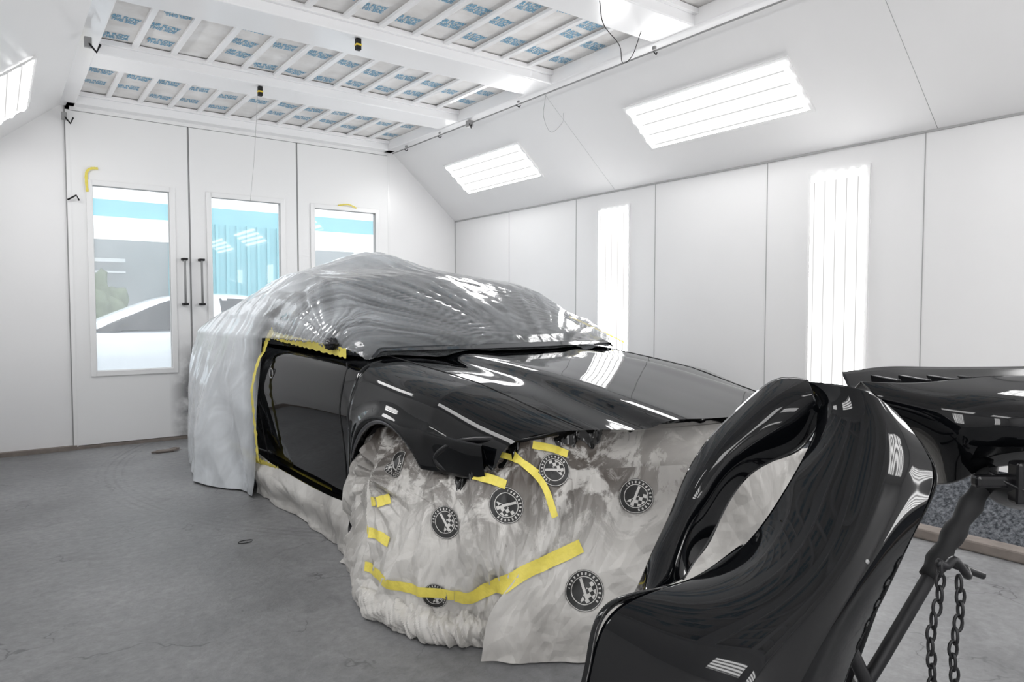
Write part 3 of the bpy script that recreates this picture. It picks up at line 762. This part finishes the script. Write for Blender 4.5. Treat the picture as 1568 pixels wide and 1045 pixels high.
PG=crease_grid(grid_surf(ctrl,760,170),4.3,.78,1.3,pf,wheel_pleats)
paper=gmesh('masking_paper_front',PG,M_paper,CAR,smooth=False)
sc=[[W(1.50,1.80,.60),W(1.70,1.635,.62),W(2.10,1.475,.62),W(2.60,1.52,.60)],
    [W(1.47,1.765,.44),W(1.67,1.625,.44),W(2.08,1.46,.44),W(2.62,1.52,.44)],
    [W(1.36,1.79,.29),W(1.60,1.625,.28),W(2.04,1.45,.28),W(2.62,1.52,.28)],
    [W(1.27,1.83,.16),W(1.55,1.63,.14),W(2.0,1.44,.14),W(2.62,1.52,.14)],
    [W(1.24,1.84,.006),W(1.53,1.63,.006),W(1.98,1.43,.006),W(2.62,1.52,.006)]]
SHT=crease_grid(grid_surf(sc,340,150),1.4,.62,.95,lambda u,v:.4+.6*min(1,u*6),seed=14)
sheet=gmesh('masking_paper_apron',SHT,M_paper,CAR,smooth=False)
# gathered hem: flattened roll with many small sharp pleats
hem=[W(1.26,2.66,.04),W(1.14,2.46,.045),W(1.14,2.26,.05),W(1.20,2.10,.048),W(1.27,2.00,.048),W(1.36,1.93,.04)]
hp=spl(hem,200)
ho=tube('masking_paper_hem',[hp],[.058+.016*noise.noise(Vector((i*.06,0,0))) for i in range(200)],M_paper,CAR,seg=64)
cen=[Vector(p) for p in hp]
for idx,(v,nn) in enumerate([(v,v.normal.copy()) for v in ho.data.vertices]):
    i=idx//64; k=idx%64; s=i/199*1.0; ang=k/64*2*math.pi
    tw=s*26+1.2*math.sin(ang+s*9)
    v.co+= nn*(.015*pln(tw,math.cos(ang)*1.0+math.sin(ang)*.7,31)+.008*pln(s*60+math.sin(ang)*2.5,math.cos(ang)*2.2,32)+.010*pln(s*9,math.cos(ang)*1.5,33))
    v.co.z=v.co.z*.92; v.co.z=max(.004,v.co.z)
for p in ho.data.polygons: p.use_smooth=False
ctrl=[[W(1.30,4.42,.26),W(1.295,4.1,.24),W(1.295,3.7,.235),W(1.30,3.3,.235),W(1.31,3.0,.25)],
      [W(1.27,4.42,.18),W(1.26,4.1,.15),W(1.27,3.7,.15),W(1.28,3.3,.15),W(1.29,3.0,.15)],
      [W(1.30,4.42,.08),W(1.30,4.1,.06),W(1.31,3.7,.06),W(1.31,3.3,.06),W(1.30,3.0,.06)],
      [W(1.30,4.42,.005),W(1.31,4.1,.005),W(1.32,3.7,.005),W(1.32,3.3,.005),W(1.30,3.0,.005)]]
SG=crease_grid(grid_surf(ctrl,260,50),1.45,.26,.85,lambda u,v:min(1,v*4+.1),seed=9)
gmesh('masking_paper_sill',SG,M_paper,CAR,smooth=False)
topc=[c[0] for c in cols[3:10]]
def outv(p,d,dz):
    v=Vector((p.x,p.y-1.2,0)).normalized(); return Vector((p.x+v.x*d,p.y+v.y*d,p.z+dz))
upp=[outv(p,-.02,.025) for p in topc]; mid=[outv(p,.045,-.03) for p in topc]; low=[outv(p,.085,-.14) for p in topc]
BGm=crease_grid(grid_surf([upp,mid,low],460,60),2.0,.18,1.7,lambda u,v:min(1,v*3+.15),seed=20)
for i in range(len(BGm[0])):
    u=i/459
    k=.55+1.4*abs(noise.noise(Vector((i*.03,0,2))))+.35*abs(noise.noise(Vector((i*.11,0,5))))
    if u>.5: k*=max(.24,1-(u-.5)/.18)
    if u<.08: k*=.4
    k=min(1.3,k)
    for j in range(1,len(BGm)):
        BGm[j][i]=BGm[0][i]+(BGm[j][i]-BGm[0][i])*k
gmesh('black_film_edge',BGm,simple('black_glossy_film',(.006,.006,.006),.12),CAR,smooth=False)

av=[v.co.copy() for v in paper.data.vertices]; af=[tuple(p.vertices) for p in paper.data.polygons]
nb0=len(av); av+=[v.co.copy() for v in sheet.data.vertices]; af+=[tuple(q+nb0 for q in p.vertices) for p in sheet.data.polygons]
bvh=BVHTree.FromPolygons(av,af)
def proj(p,n,off):
    n=n.normalized(); h=bvh.ray_cast(p+n*.25,-n,.6)
    if h[0] is None:
        h=bvh.find_nearest(p)
    return h[0]+n*off
def ptape(pts,n,w,name='tape_strip'):
    n=Vector(n).normalized(); P=spl([W(*p) for p in pts],70); G=[]
    for i,p in enumerate(P):
        t=(P[min(i+1,69)]-P[max(i-1,0)]).normalized(); s=n.cross(t).normalized()
        G.append([proj(p+s*w*.5*k,n,.007) for k in (-1,-.5,0,.5,1)])
    G2=relax(G,3,True)
    return gmesh(name,G2,M_tape,CAR)
FN=(-.55,-.8,.12)
ptape([(1.10,2.446,.155),(1.18,2.236,.154),(1.27,2.046,.165)],FN,.036)
ptape([(1.26,2.03,.165),(1.297,1.96,.172),(1.398,1.827,.281),(1.554,1.711,.368)],FN,.045)
ptape([(1.12,2.50,.28),(1.15,2.44,.285),(1.18,2.37,.273)],FN,.035)
ptape([(1.164,2.51,.39),(1.19,2.48,.40),(1.229,2.45,.416)],FN,.035)
ptape([(1.40,1.88,.66),(1.469,1.811,.571),(1.50,1.787,.462)],FN,.022)
ptape([(1.286,1.984,.582),(1.33,1.93,.575),(1.373,1.883,.56)],FN,.03)
ptape([(1.45,1.83,.692),(1.50,1.79,.68),(1.55,1.765,.66)],FN,.025)
ptape([(1.36,1.93,.655),(1.42,1.86,.635),(1.46,1.82,.60)],FN,.02)
def stamp(p,n,r=.066,rot=0):
    n=Vector(n).normalized(); c=W(*p); up=Vector((0,0,1)); s=up.cross(n).normalized(); u=n.cross(s)
    V=[proj(c,n,.005)];Fc=[];UV=[(0,0)];S=40;K=8
    for k in range(1,K+1):
        for a in range(S):
            th=2*math.pi*a/S; dx,dy=math.cos(th)*k/K,math.sin(th)*k/K
            V.append(proj(c+(s*dx+u*dy)*r,n,.005)); UV.append((math.cos(th+rot)*k/K,math.sin(th+rot)*k/K))
    for a in range(S): Fc.append((0,1+a,1+(a+1)%S))
    for k in range(K-1):
        for a in range(S): Fc.append((1+k*S+a,1+(k+1)*S+a,1+(k+1)*S+(a+1)%S,1+k*S+(a+1)%S))
    o=mk('printed_stamp',V,Fc,M_logo,CAR); l=o.data.uv_layers.new(name='UVMap')
    for lp in o.data.loops: l.data[lp.index].uv=UV[lp.vertex_index]
stamp((1.56,1.71,.227),FN,.064,.5); stamp((1.733,1.65,.52),(-.4,-.9,.1),.058,1.2); stamp((1.373,1.883,.495),FN,.058,2.)
stamp((1.243,2.067,.408),FN,.053,.2); stamp((1.216,2.46,.543),(-.9,-.3,.1),.05,3.); stamp((1.504,1.785,.61),FN,.052,-.8); stamp((1.226,2.104,.150),FN,.045,.4)

# ---------------------------------------------------------- parked car outside (nose to the left)
PC=empty('parked_car',(-.6,9.6,-.02),math.radians(-90))
gmesh('body_shell',BG,M_pale,PC); gh=gmesh('greenhouse',green_grid(),M_pale,PC)
gh.data.materials.append(M_glassdark)
for p in gh.data.polygons:
    if abs(p.normal.z)<.86 and p.center.z<1.30 and abs((p.center.y-2.75))>.05: p.material_index=1
for x,s in ((-.74,-1),(.74,1)):
    for y in (WCY,WCY2): wheel(PC,(x,y,.337),s)
for k,(x,y,z,r) in enumerate(((-1.2,15.0,1.1,.9),(.2,15.2,.8,.7),(1.4,15.1,.9,.6))):
    e=empty('shrub',(x,y,0)); blob('foliage',(0,0,z),(r,r*.5,z),M_leaf,e,.5,9,seed=k+3)

# ---------------------------------------------------------- bumper cover on stand (foreground)
OX,OY=.8,1.5
wx=math.cos(YAW)*OX+math.sin(YAW)*OY; wy=-math.sin(YAW)*OX+math.cos(YAW)*OY
def L(x,z,y): return Vector((x-OX,y-OY,z))
BUM=empty('bumper_cover',(wx,wy,0),-YAW)
Mrows=[[(.740,.970,1.75),(.782,.972,1.65),(.826,.958,1.6),(.886,.914,1.6)],
[(.761,.887,1.7),(.794,.906,1.58),(.849,.894,1.52),(.931,.838,1.55)],
[(.6465,.7525,1.6),(.716,.782,1.48),(.804,.786,1.44),(.927,.770,1.5)],
[(.532,.620,1.55),(.638,.671,1.4),(.722,.685,1.36),(.844,.661,1.45)],
[(.397,.567,1.48),(.518,.595,1.33),(.631,.604,1.28),(.766,.566,1.4)],
[(.208,.538,1.42),(.373,.542,1.26),(.544,.538,1.22),(.691,.486,1.35)],
[(.154,.423,1.36),(.299,.458,1.2),(.474,.460,1.16),(.629,.401,1.3)],
[(.120,.247,1.33),(.272,.326,1.18),(.444,.344,1.14),(.607,.280,1.28)]]
def smooth_patch(rows,nu,nv,it,cu=24,cv=40,keep=.25):
    G=grid_surf([[L(*p) for p in r] for r in rows],cu,cv)
    G=relax(G,3,True); 
    B=[[p.copy() for p in r] for r in G]
    G=relax(G,it,False)
    G=[[B[j][i]*keep+G[j][i]*(1-keep) for i in range(cu)] for j in range(cv)]
    G=relax(G,4,True)
    return grid_surf(G,nu,nv)
MG=smooth_patch(Mrows,80,150,40,keep=.35)
# pressed-in feature line running down the face, with a slightly stepped right-hand side
for j in range(150):
    for i in range(80):
        c=54-.10*j; t=(i-c)/2.2
        step=1/(1+math.exp(-max(-30,min(30,t))))
        fade=min(1,j/25)
        MG[j][i]=MG[j][i]+Vector((0,.010*step*fade,0))
gmesh('main_skin',MG,M_paint,BUM,solid=.004)
ret=[[L(*r[3])+Vector((0,.008,0)) ,L(r[3][0]+.012,r[3][1]-.01,r[3][2]+.05),L(r[3][0]+.0,r[3][1]-.02,r[3][2]+.10)] for r in Mrows]
gmesh('side_return',grid_surf(ret,12,100),M_paint,BUM,solid=.004)
c0=MG[72][56]; nrm=(MG[72][57]-MG[72][55]).cross(MG[73][56]-MG[71][56]).normalized()
if nrm.y>0: nrm=-nrm
tube('sensor_hole',[[c0+nrm*.001,c0+nrm*.004]],.0045,M_mid,BUM,seg=20)
Brows=[[(.748,.973,1.75),(.734,.937,1.68),(.7705,.884,1.72)],
[(.704,.971,1.85),(.671,.916,1.72),(.728,.797,1.75)],
[(.617,.899,1.85),(.590,.852,1.72),(.617,.748,1.75)],
[(.5135,.809,1.82),(.511,.784,1.7),(.551,.666,1.75)],
[(.444,.716,1.78),(.450,.693,1.68),(.493,.570,1.72)],
[(.397,.642,1.72),(.406,.635,1.64),(.444,.531,1.68)],
[(.334,.5625,1.65),(.354,.565,1.6),(.399,.520,1.6)],
[(.278,.4835,1.58),(.2935,.519,1.52),(.328,.521,1.55)],
[(.215,.50,1.50),(.23,.525,1.46),(.26,.525,1.47)]]
gmesh('arch_band',smooth_patch(Brows,30,140,6,12,48),M_paint,BUM,solid=.004)
fl=[[L(*r[2]),L(r[2][0]+.012,r[2][1]-.005,r[2][2]+.03),L(r[2][0]+.02,r[2][1]-.0,r[2][2]+.06)] for r in Brows[:7]]
gmesh('opening_flange',grid_surf(fl,10,90),M_black,BUM,solid=.004)
lip=[Mrows[k][0] for k in range(3,8)]
gmesh('edge_lip',grid_surf([[L(*p),L(p[0]-.010,p[1]-.004,p[2]+.012),L(p[0]+.004,p[1]-.02,p[2]+.03)] for p in lip],8,70),M_paint,BUM,solid=.003)
Crows=[[(.929,.958,1.85),(1.056,.958,1.80),(1.18,.975,1.79),(1.31,.980,1.78),(1.46,.98,1.76)],
[(.945,.925,1.80),(1.045,.935,1.72),(1.15,.955,1.70),(1.27,.955,1.68),(1.42,.95,1.66)],
[(.985,.875,1.78),(1.03,.90,1.68),(1.13,.925,1.63),(1.24,.915,1.6),(1.38,.905,1.58)],
[(1.07,.787,1.80),(1.06,.815,1.68),(1.13,.85,1.62),(1.23,.845,1.6),(1.38,.825,1.58)],
[(1.1375,.682,1.85),(1.125,.712,1.75),(1.18,.765,1.7),(1.30,.776,1.68),(1.447,.771,1.66)]]
FEN=empty('fender_panel',(wx,wy,0),-YAW)
gmesh('fender_skin',smooth_patch(Crows,90,80,6,24,24),M_paint,FEN,solid=.004)
rim=[(.940,.972,1.98),(1.09,.984,2.02),(1.25,.982,2.03),(1.38,.985,2.0),(1.50,.99,1.97)]
lipg=[[L(*Crows[0][k]),L((Crows[0][k][0]+rim[k][0])/2,min(Crows[0][k][1],rim[k][1])-.028,(Crows[0][k][2]+rim[k][2])/2),L(*rim[k])] for k in range(5)]
gmesh('upper_inner_lip',grid_surf(lipg,14,80),M_black,FEN,solid=.004)
boxes('slot_ribs',[(x-OX,x-OX+.012,1.84-OY,1.98-OY,.935,.966) for x in (1.02,1.10,1.18,1.26,1.34)],M_black,FEN,bev=.003)
boxes('mount_tabs',[(1.37-OX,1.395-OX,1.53-OY,1.57-OY,.76,.93),(1.08-OX,1.36-OX,1.60-OY,1.63-OY,.735,.765),(1.16-OX,1.20-OX,1.58-OY,1.62-OY,.70,.80),(1.24-OX,1.27-OX,1.58-OY,1.62-OY,.72,.82)],M_black,FEN,bev=.008)
bl2=[[L(1.12,.77,1.62),L(1.17,.74,1.58),L(1.24,.73,1.56)],[L(1.13,.74,1.66),L(1.19,.70,1.62),L(1.27,.69,1.60)],[L(1.14,.72,1.70),L(1.20,.675,1.68),L(1.30,.66,1.66)]]
gmesh('lower_bracket_plate',grid_surf(bl2,16,16),M_black,FEN,solid=.006)

ST=empty('panel_stand',(wx,wy,0),-YAW)
tube('legs',[[L(1.25,.83,1.77),L(1.176,.745,1.70),L(.859,.349,1.58),L(.60,.02,1.50)],
             [L(.735,.50,1.60),L(.7535,.433,1.60),L(.789,.349,1.57),L(.935,.02,1.52)],
             [L(1.36,.90,2.10),L(1.22,.60,2.09),L(1.0,.02,2.05)]],.016,M_steel,ST,seg=10)
tube('feet_and_ties',[[L(.55,.018,1.40),L(.64,.018,2.15)],[L(.96,.018,1.40),L(1.05,.018,2.15)],[L(1.25,.83,1.76),L(1.36,.90,2.14)],[L(.735,.49,1.52),L(.745,.49,1.9)]],.017,M_steel,ST,seg=10)
def chain(a,b,name):
    a=Vector(a);b=Vector(b);n=int((b-a).length/.028); P=[]
    for k in range(n):
        c=a.lerp(b,(k+.5)/n)+Vector((.006*math.sin(k*.9),0,0)); ring=[]
        for q in range(12):
            t=2*math.pi*q/12; w=.009*math.cos(t); hh=.019*math.sin(t)
            ring.append(c+(Vector((w,0,hh)) if k%2 else Vector((0,w,hh))))
        P.append(ring)
    tube(name,P,.0034,M_steel,ST,seg=6,cyclic=True)
chain(L(.935,.60,1.50),L(.915,.25,1.50),'chain'); chain(L(.972,.57,1.49),L(.965,.22,1.49),'chain_short')
tube('hooks',[spl([L(.93,.60,1.50),L(.95,.59,1.50),L(.975,.60,1.51),L(1.01,.56,1.52),L(1.03,.565,1.56)],16)],.009,M_steel,ST)
tube('sleeve',[spl([L(1.18,.75,1.70),L(1.08,.628,1.665),L(.99,.515,1.63)],14)],[.024+.004*math.sin(i*1.9) for i in range(14)],M_dark,ST,seg=14)
tube('clamp_bolt',[[L(1.02,.56,1.60),L(1.10,.53,1.60)]],.009,M_steel,ST)

# ---------------------------------------------------------- overhead bits
tube('air_line_rail',[[(3.36,6.6,2.77),(3.36,-1,2.77)]],.006,M_mid)
for y,s in ((6.25,.4),(5.1,.9),(5.6,.3),(4.4,.3),(3.0,.35)):
    e=empty('rail_bracket')
    boxes('clamp',[(3.33,3.33+.05*s,y,y+.07*s,2.79-.06*s,2.79)],M_mid,e,bev=.004)
    tube('hook',[[(3.35,y,2.75),(3.33,y-.03*s,2.74-.03*s),(3.30,y-.05*s,2.74)]],.004,M_dark,e)
for (x,y) in ((1.62,5.30),(1.82,4.02)):
    e=empty('hanging_sensor')
    boxes('housing',[(x-.016,x+.016,y-.016,y+.016,2.73,2.80)],M_dark,e,bev=.004)
    boxes('label',[(x-.0165,x+.0165,y-.0165,y+.0165,2.755,2.766)],M_yel,e)
tube('hanging_string',[spl([(1.60,5.30,2.73),(1.58,5.33,2.3),(1.55,5.35,1.95)],20)],.0014,M_seam)
tube('hanging_wire',[spl([(2.62,2.75,2.79),(2.70,2.80,2.70),(2.90,2.88,2.66),(3.0,2.95,2.60),(3.08,2.95,2.66),(3.1,2.9,2.79)],40)],.0025,M_dark)
tube('hanging_wire',[spl([(3.36,4.1,2.76),(3.34,4.1,2.6),(3.38,4.06,2.48),(3.44,4.0,2.55),(3.45,4.0,2.62)],40)],.002,M_seam)
for (y,z) in ((6.68,2.70),(4.9,2.74)):
    e=empty('corner_bracket'); boxes('plate',[(.47,.51,y-.03,y,z-.03,z+.03)],M_mid,e,bev=.004)
    tube('arm',[[(.49,y-.02,z),(.53,y-.05,z-.06),(.55,y-.05,z-.01)]],.007,M_dark,e)
e=empty('door_latch'); tube('arm',[[(.50,YB-.04,2.04),(.56,YB-.06,2.08),(.58,YB-.05,2.04)]],.007,M_dark,e)
e=empty('floor_debris')
blob('lump',(1.08,6.15,.012),(.10,.02,.014),M_brown,e,.4,seed=1); blob('lump_2',(1.16,6.22,.010),(.04,.02,.012),M_brown,e,.4,seed=2)
tube('wire_loop',[[(.97+.035*math.cos(a*math.pi/8),3.52+.022*math.sin(a*math.pi/8),.003) for a in range(15)]],.002,M_dark,e)

# ---------------------------------------------------------- world, camera
w=bpy.data.worlds.new('sky'); scene.world=w; w.use_nodes=True
bg=w.node_tree.nodes['Background']; bg.inputs['Color'].default_value=(.93,.97,1,1); bg.inputs['Strength'].default_value=1.5
cd=bpy.data.cameras.new('camera'); cam=bpy.data.objects.new('camera',cd); COL.objects.link(cam)
cd.sensor_width=36; cd.lens=36*1067/1568; cd.clip_start=.02
cam.location=(0,0,H); cam.rotation_euler=(math.pi/2-PITCH,0,-YAW)
scene.camera=cam
scene.view_settings.view_transform='Standard'
scene.view_settings.look='None'
scene.view_settings.exposure=0.75
print('done')
